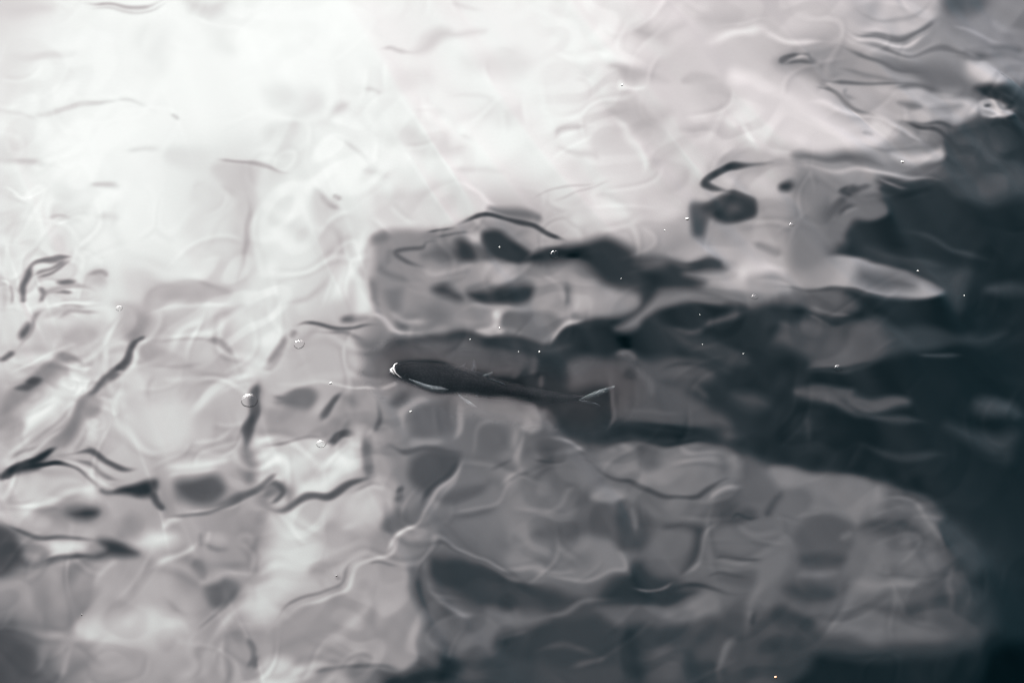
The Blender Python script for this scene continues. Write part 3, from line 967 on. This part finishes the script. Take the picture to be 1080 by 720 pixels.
# the harbour water is murky: a thin clear layer shows what swims just below the surface, the depth below is one dark body colour
CLEAR = [on_water(p, q_) for p, q_ in ((425, 392), (455, 397), (490, 404), (530, 411), (570, 418), (610, 420), (640, 410))]
cl = np.zeros(GX.shape)
for p in CLEAR: cl = np.maximum(cl, np.clip(1.6-np.hypot(GX-p.x, GY-p.y)/.05, 0, 1))
cl = cl*cl*(3-2*cl)
me.attributes.new('clarity', 'FLOAT', 'POINT').data.foreach_set('value', cl.ravel().astype(np.float32))
wm = bpy.data.materials.new('murky_water'); wm.use_nodes = True; t = wm.node_tree; t.nodes.clear()
o_ = t.nodes.new('ShaderNodeOutputMaterial'); fr = t.nodes.new('ShaderNodeFresnel'); fr.inputs['IOR'].default_value = 1.33
gl = t.nodes.new('ShaderNodeBsdfGlossy'); gl.inputs['Roughness'].default_value = 0; gl.inputs['Color'].default_value = (1, 1, 1, 1)
df = t.nodes.new('ShaderNodeBsdfDiffuse'); df.inputs['Color'].default_value = (.0003, .0019, .0026, 1)
rf = t.nodes.new('ShaderNodeBsdfRefraction'); rf.inputs['IOR'].default_value = 1.33; rf.inputs['Roughness'].default_value = 0; rf.inputs['Color'].default_value = (.8, .83, .84, 1)
at_ = t.nodes.new('ShaderNodeAttribute'); at_.attribute_name = 'clarity'
m1 = t.nodes.new('ShaderNodeMixShader'); m2 = t.nodes.new('ShaderNodeMixShader')
t.links.new(at_.outputs['Fac'], m1.inputs[0]); t.links.new(df.outputs[0], m1.inputs[1]); t.links.new(rf.outputs[0], m1.inputs[2])
t.links.new(fr.outputs[0], m2.inputs[0]); t.links.new(m1.outputs[0], m2.inputs[1]); t.links.new(gl.outputs[0], m2.inputs[2])
v_ = t.nodes.new('ShaderNodeVolumeAbsorption'); v_.inputs['Color'].default_value = (.02, .5, .62, 1); v_.inputs['Density'].default_value = 2.5
t.links.new(m2.outputs[0], o_.inputs['Surface']); t.links.new(v_.outputs[0], o_.inputs['Volume'])
water = link('water', me, wm, smooth_=False); tag(water, kind='structure', label='rippled harbour water reflecting a bright overcast sky')
# seabed
bm = bmesh.new(); R_ = 1200
gv = [[bm.verts.new((x, y, -1.6+.12*math.sin(x*1.3+y*.7)*math.cos(y*.9) if abs(x) < 50 and abs(y) < 50 else -1.6)) for x in np.concatenate([[-R_, -200, -50], np.linspace(-12, 12, 49), [50, 200, R_]])] for y in np.concatenate([[-R_, -200, -50], np.linspace(-10, 14, 49), [50, 200, R_]])]
for j in range(len(gv)-1):
    for i in range(len(gv[0])-1): bm.faces.new((gv[j][i], gv[j][i+1], gv[j+1][i+1], gv[j+1][i]))
ms = bpy.data.meshes.new('seabed'); bm.to_mesh(ms); bm.free()
mm = mat('silt', (.16, .2, .19), .9); t = mm.node_tree; nz = t.nodes.new('ShaderNodeTexNoise'); nz.inputs['Scale'].default_value = 1.4
rp = t.nodes.new('ShaderNodeValToRGB'); rp.color_ramp.elements[0].color = (.09, .12, .11, 1); rp.color_ramp.elements[1].color = (.24, .29, .27, 1)
tcc = t.nodes.new('ShaderNodeTexCoord'); t.links.new(tcc.outputs['Object'], nz.inputs['Vector'])
t.links.new(nz.outputs['Fac'], rp.inputs[0]); t.links.new(rp.outputs[0], t.nodes['Principled BSDF'].inputs['Base Color'])
tag(link('seabed', ms, mm), kind='structure', label='dim silty seabed under the water')

# ------------------------------------------------------------------ the fish
PX = CAMZ/math.sin(PITCH)*TH/540                     # metres per photo pixel in the middle of the view
def under(px, py, d):                                # a point d below the surface that shows through the surface at px, py
    p = on_water(px, py); v = Vector((p.x, p.y, 0)).normalized()
    p = p+v*(.62*d); p.z = SURF0(p.x, p.y)-d; return p
_sp = [on_water(a, b) for a, b in ((420, 390), (460, 397), (500, 405), (540, 413), (580, 419), (620, 420))]
def SURF0(x, y):                                     # level of the water along the fish, without its smallest ripples
    xs_ = [p.x for p in _sp]; zs_ = [p.z for p in _sp]
    return float(np.interp(x, xs_, zs_))
def skin_material(name, dark, pale, cut, soft_):
    m = mat(name, dark, .7, Specular_IOR_Level=.08); t = m.node_tree; b = t.nodes['Principled BSDF']
    at_ = t.nodes.new('ShaderNodeAttribute'); at_.attribute_name = 'flank'
    nz = t.nodes.new('ShaderNodeTexNoise'); nz.inputs['Scale'].default_value = 60; tcn = t.nodes.new('ShaderNodeTexCoord'); t.links.new(tcn.outputs['Object'], nz.inputs['Vector'])
    ad_ = t.nodes.new('ShaderNodeMath'); ad_.operation = 'MULTIPLY_ADD'; t.links.new(nz.outputs['Fac'], ad_.inputs[0]); ad_.inputs[1].default_value = .9; t.links.new(at_.outputs['Fac'], ad_.inputs[2])
    rp = t.nodes.new('ShaderNodeValToRGB'); rp.color_ramp.elements[0].position = cut-soft_+.45; rp.color_ramp.elements[1].position = cut+soft_+.45
    rp.color_ramp.elements[0].color = (*dark, 1); rp.color_ramp.elements[1].color = (*pale, 1)
    t.links.new(ad_.outputs[0], rp.inputs[0])
    vo = t.nodes.new('ShaderNodeTexVoronoi'); vo.inputs['Scale'].default_value = 260; t.links.new(tcn.outputs['Object'], vo.inputs['Vector'])
    mx = t.nodes.new('ShaderNodeMix'); mx.data_type = 'RGBA'; mx.blend_type = 'MULTIPLY'; mx.inputs['Factor'].default_value = .5
    t.links.new(rp.outputs[0], mx.inputs['A']); t.links.new(vo.outputs['Distance'], mx.inputs['B'])
    vr = t.nodes.new('ShaderNodeMapRange'); vr.inputs['To Min'].default_value = 1.5; vr.inputs['To Max'].default_value = .3; vr.inputs['From Max'].default_value = .6
    t.links.new(vo.outputs['Distance'], vr.inputs['Value']); t.links.new(vr.outputs[0], mx.inputs['B'])
    t.links.new(mx.outputs['Result'], b.inputs['Base Color'])
    bp = t.nodes.new('ShaderNodeBump'); bp.inputs['Strength'].default_value = .3; bp.inputs['Distance'].default_value = .001
    t.links.new(vo.outputs['Distance'], bp.inputs['Height']); t.links.new(bp.outputs[0], b.inputs['Normal'])
    return m
head0 = under(413, 390, .02)
fish = bpy.data.objects.new('fish', None); COL.objects.link(fish); fish.location = head0
tag(fish, 'slender dark fish swimming just under the surface with pale lips and belly', 'fish')
def fmesh(name, verts, faces, m, flank=None, parent=None):
    me_ = bpy.data.meshes.new(name); me_.from_pydata([tuple(Vector(v)-head0) for v in verts], [], faces); me_.update()
    if flank is not None: me_.attributes.new('flank', 'FLOAT', 'POINT').data.foreach_set('value', flank)
    return link(name, me_, m, parent or fish)
# stations: photo x, y of the middle line, half width, half height (metres), depth of the middle line
ST = [(412, 389.5, .002, .002, .010), (414, 389.8, .0085, .0075, .013), (418, 390.3, .0135, .013, .018), (425, 391.3, .018, .0185, .024), (435, 393, .0215, .0235, .029), (450, 395.5, .0245, .028, .034),
      (470, 398.5, .0255, .030, .037), (490, 402, .0235, .028, .036), (510, 406, .0195, .0235, .033), (530, 409.8, .016, .019, .031), (550, 413.3, .0135, .016, .029), (570, 416.5, .0115, .0135, .028),
      (590, 418.8, .0085, .0105, .026), (603, 419.8, .006, .009, .024), (612, 419.6, .0042, .0085, .022), (618, 418.2, .0020, .0080, .021)]
def interp_st(n=64):
    a = np.array(ST); u = np.linspace(0, len(ST)-1, n); out = []
    for k in range(5): out.append(np.interp(u, np.arange(len(ST)), a[:, k]))
    o = np.stack(out, 1)
    for _ in range(2): o[1:-1] = (o[:-2]+2*o[1:-1]+o[2:])/4
    return o
rows = interp_st(); M_ = 28; V, F, FL = [], [], []
cent = [under(r[0], r[1]+.8, r[4]) for r in rows]
for _ in range(4): cent = [cent[0]]+[(cent[i-1]+2*cent[i]+cent[i+1])/4 for i in range(1, len(cent)-1)]+[cent[-1]]
for i, r in enumerate(rows):
    tg = (cent[min(i+1, len(cent)-1)]-cent[max(i-1, 0)]).normalized(); side = tg.cross(Vector((0, 0, 1))).normalized(); up = side.cross(tg).normalized()
    for k in range(M_):
        a = 2*math.pi*k/M_; ca, sa = math.cos(a), math.sin(a)
        wd = 1.08*r[2]*(abs(ca)**.92)*(1 if ca > 0 else -1); hg = 1.12*r[3]*(abs(sa)**.9)*(1 if sa > 0 else -1)
        V.append(cent[i]+side*wd+up*hg)
        u = i/(len(rows)-1); f = max(0, .35-sa)*(1.3 if u < .42 else max(.15, 1.3-4.5*(u-.42)))*.7
        FL.append(float(f))
for i in range(len(rows)-1):
    for k in range(M_): F.append((i*M_+k, i*M_+(k+1) % M_, (i+1)*M_+(k+1) % M_, (i+1)*M_+k))
F.append(tuple(range(M_))[::-1]); F.append(tuple((len(rows)-1)*M_+k for k in range(M_)))
skin = skin_material('fish_skin', (.042, .034, .036), (.6, .59, .62), .56, .2)
fmesh('body', V, F, skin, FL)
def blob(name, c, r, m, sc=(1, 1, 1), parent=None, seg=10):
    bm = bmesh.new(); bmesh.ops.create_uvsphere(bm, u_segments=seg+4, v_segments=seg, radius=r)
    for v in bm.verts: v.co = Vector((v.co.x*sc[0], v.co.y*sc[1], v.co.z*sc[2]))+(Vector(c)-head0)
    me_ = bpy.data.meshes.new(name); bm.to_mesh(me_); bm.free(); return link(name, me_, m, parent or fish)
def tube(pts, rad, n=8):
    V, F = [], []
    for i, p in enumerate(pts):
        tg = (pts[min(i+1, len(pts)-1)]-pts[max(i-1, 0)]).normalized(); s_ = tg.cross(Vector((0, 0, 1))).normalized(); u_ = s_.cross(tg)
        for k in range(n): a = 2*math.pi*k/n; V.append(p+(s_*math.cos(a)+u_*math.sin(a))*rad[i])
    for i in range(len(pts)-1):
        for k in range(n): F.append((i*n+k, i*n+(k+1) % n, (i+1)*n+(k+1) % n, (i+1)*n+k))
    F.append(tuple(range(n))[::-1]); F.append(tuple((len(pts)-1)*n+k for k in range(n)))
    return V, F
m_pale = mat('pale_lip_highlight', (.34, .33, .33), .4)  # pale lips, their colour also standing in for the highlight at the mouth
m_eye = mat('eye_black', (.004, .004, .006), .15); m_iris = mat('eye_rim', (.05, .045, .04), .3)
def above(px, py, d): p = on_water(px, py); p.z += d; return p
lip = [above(*q) for q in ((419.5, 382.5, -.0005), (416.5, 384.5, .0006), (415.3, 387.5, .0012), (415.6, 391, .0014), (417.5, 394.5, .001), (421, 397.2, .0004), (424, 398.3, -.001))]
Vt, Ft = tube(lip, [.0004, .0008, .0012, .0015, .0014, .0010, .0005]); fmesh('upper_lip', Vt, Ft, m_pale)
lip = [above(*q) for q in ((414.2, 387.6, -.0002), (412.6, 390, .0008), (413.2, 392.6, .0012), (415.2, 394.8, .0006), (417, 396.2, -.0006))]
Vt, Ft = tube(lip, [.0006, .0016, .0021, .0017, .0007]); fmesh('lower_lip', Vt, Ft, m_pale)
e1 = under(426.5, 397, .016)
ey = blob('eye', e1, .0048, m_eye, (1, .8, 1)); Vt = None
blob('eye', under(428, 385.5, .016), .0042, m_eye, (1, .8, 1))
m_gill = mat('gill_cover_silver', (.42, .41, .42), .35)
gl_ = [under(*q) for q in ((431, 400, .012), (440, 404.5, .013), (448, 408, .014), (456, 410.5, .014), (464, 411.5, .014), (473, 412, .014))]
Vt, Ft = tube(gl_, [.001, .0036, .0046, .0062, .0052, .001], 10); fmesh('gill_cover', Vt, Ft, m_gill)
def fin(name, outline, m, th=.0010, label=None):
    pts = [under(*q) for q in outline]; n = len(pts); c = sum(pts, Vector())/n
    nn = Vector((0, 0, 1))
    V = [p+nn*th/2 for p in pts]+[p-nn*th/2 for p in pts]+[c+nn*th, c-nn*th]
    F = []
    for i in range(n):
        j = (i+1) % n; F += [(i, j, 2*n), (n+j, n+i, 2*n+1), (i, n+i, n+j, j)]
    return fmesh(name, V, F, m)
m_fin = mat('fin_membrane', (.24, .24, .24), .4)
m_find = mat('dark_fin_membrane', (.12, .12, .13), .4)
fin('tail_fin', [(611, 420.8, .010), (618, 416.9, .008), (626, 412.4, .006), (636, 408.2, .005), (649, 405, .004), (647, 408.6, .006), (638, 413.6, .008), (628, 417.6, .010), (619, 421.3, .012)], m_fin)
fin('tail_fin', [(610, 421.5, .018), (618, 421.8, .018), (628, 424.5, .02), (634, 428, .022), (625, 426.5, .022), (615, 424, .02)], m_find)
fin('pectoral_fin', [(483, 416.5, .022), (488, 419.5, .02), (494, 423.5, .018), (501, 428.5, .016), (505, 432.5, .016), (498, 430, .018), (490, 425, .02), (485, 420.5, .022)], m_fin)
fin('pectoral_fin', [(478, 389, .02), (484, 385, .018), (491, 380.5, .016), (490, 384.5, .016), (486, 389, .02)], m_find)
fin('dorsal_fin', [(496.5, 391, .012), (497.5, 384, .010), (499.5, 375.5, .006), (501.5, 379, .006), (502, 386, .010), (501, 392, .012)], m_find)
fin('dorsal_fin', [(506, 396.5, .010), (511, 393.3, .008), (519.5, 390.3, .005), (520.5, 391.6, .005), (515, 395, .008), (509, 397.8, .010)], m_fin)
Vt, Ft = tube([under(*q) for q in ((513, 397.5, .008), (521, 399.8, .007), (529, 402.2, .007), (534, 404.6, .008))], [.0004, .0012, .0013, .0004], 8); fmesh('dorsal_ridge', Vt, Ft, m_find)

# ------------------------------------------------------------------ bubbles and flecks on the water
mb = bpy.data.materials.new('bubble_film'); mb.use_nodes = True; t = mb.node_tree; t.nodes.clear()
o_ = t.nodes.new('ShaderNodeOutputMaterial'); fr = t.nodes.new('ShaderNodeFresnel'); fr.inputs['IOR'].default_value = 1.1
gl = t.nodes.new('ShaderNodeBsdfGlossy'); gl.inputs['Roughness'].default_value = 0; gl.inputs['Color'].default_value = (1, .96, .97, 1)
tr = t.nodes.new('ShaderNodeBsdfTransparent'); m_ = t.nodes.new('ShaderNodeMixShader')
t.links.new(fr.outputs[0], m_.inputs[0]); t.links.new(tr.outputs[0], m_.inputs[1]); t.links.new(gl.outputs[0], m_.inputs[2]); t.links.new(m_.outputs[0], o_.inputs['Surface'])
def bubble(px, py, rpx, label, h=.6):
    r = rpx*PX*.85; bm = bmesh.new(); n, k = 28, 10; rings = []
    for j in range(k):
        a = math.pi/2*j/k; rr, zz = r*math.cos(a), r*h*math.sin(a)
        rings.append([bm.verts.new((rr*math.cos(2*math.pi*i/n), rr*math.sin(2*math.pi*i/n), zz-.0008)) for i in range(n)])
    top = bm.verts.new((0, 0, r*h-.0008))
    for j in range(k-1):
        for i in range(n): bm.faces.new((rings[j][i], rings[j][(i+1) % n], rings[j+1][(i+1) % n], rings[j+1][i]))
    for i in range(n): bm.faces.new((rings[-1][i], rings[-1][(i+1) % n], top))
    m2_ = bpy.data.meshes.new('bubble'); bm.to_mesh(m2_); bm.free()
    o = link('bubble', m2_, mb); o.location = on_water(px, py); tag(o, label, 'bubble', 'bubbles on the water')
for b_ in [(263, 422, 10, 'large clear bubble on the pale water left of the fish, dark fold beside it'),
           (585, 268, 6.5, 'round clear bubble on the dark patch above the middle of the fish'),
           (316, 363, 7, 'clear bubble on bright water up and left of the fish nose'),
           (339, 468, 6, 'flat bubble with a pinkish glint below and left of the fish'),
           (884, 388, 5, 'small bubble on the dark water well right of the fish'),
           (796, 313, 4.5, 'small bubble at the lower edge of the grey patch right of centre'),
           (126, 325, 4.5, 'small bubble at the edge of the bright left water above the dark crease'),
           (835, 237, 3.5, 'tiny bubble on grey water beside the dark zigzag at upper right')]:
    bubble(*b_)
m_w = mat('white_fleck', (.36, .36, .35), .6); m_o = mat('orange_fleck', (.45, .22, .10), .6); m_d = mat('dark_fleck', (.02, .018, .018), .7)
def fleck(px, py, rpx, m, label, ex=1., seed=0):
    r = rpx*PX*.68; rs = np.random.RandomState(seed); bm = bmesh.new(); bmesh.ops.create_icosphere(bm, subdivisions=2, radius=r)
    for v in bm.verts:
        k = 1+rs.uniform(-.22, .22); v.co = Vector((v.co.x*k*ex, v.co.y*k, v.co.z*.6*k))
    m2_ = bpy.data.meshes.new('fleck'); bm.to_mesh(m2_); bm.free()
    o = link('fleck', m2_, m); p = on_water(px, py); p.z += r*.2; o.location = p; o.rotation_euler = (0, 0, rs.uniform(0, 3)); tag(o, label, 'fleck', 'flecks floating on the water')
FL_ = [(527, 261, 1.3, m_w, 'tiny white fleck on the dark spot left of the round bubble'),
       (655, 294, 1.0, m_w, 'tiny pale fleck in the middle of the dark green patch'),
       (527, 346, 1.3, m_w, 'small white fleck on the grey curl above the fish'),
       (569, 371, 1.5, m_w, 'brightest white fleck just above the fish back'),
       (547, 371, .8, m_w, 'faint fleck to the left of the brightest fleck above the fish'),
       (496, 358, .9, m_w, 'faint fleck on the pale rim above the fish head'),
       (968, 286, 1.5, m_w, 'white fleck at the upper edge of the long grey lens'),
       (1017, 312, 1.2, m_w, 'white fleck on the dark water right of the grey lens tip'),
       (738, 332, .8, m_w, 'faint reddish fleck on the dark water right of the green patch'),
       (741, 363, .8, m_w, 'faint fleck on dark water between the fish tail and the grey wedge'),
       (784, 373, 1.0, m_w, 'dim fleck on the dark water right of the tail, beside a faint fleck'),
       (818, 714, 1.6, m_o, 'orange fleck at the very bottom of the dark water'),
       (725, 231, 1.9, m_w, 'glinting white fleck beside the dark squiggle'),
       (701, 243, 1.2, m_w, 'pale fleck on bright water left of the dark squiggle'),
       (656, 90, 1.8, m_w, 'bright fleck on the pale water at the upper middle'),
       (433, 434, 1.3, m_w, 'pale fleck below the fish head'),
       (349, 404, 1.6, m_w, 'pale fleck on the thin wake ahead of the fish'),
       (355, 607, 1.2, m_d, 'tiny dark fleck beside the pale crease at lower left'),
       (86, 648, 1.1, m_d, 'tiny dark fleck on the grey water at lower left'),
       (952, 171, 1.7, m_w, 'white fleck at the tip of the bright band at upper right')]
for i, f_ in enumerate(FL_): fleck(*f_, ex=1.5 if i in (12, 15, 16, 19) else 1.1, seed=i)
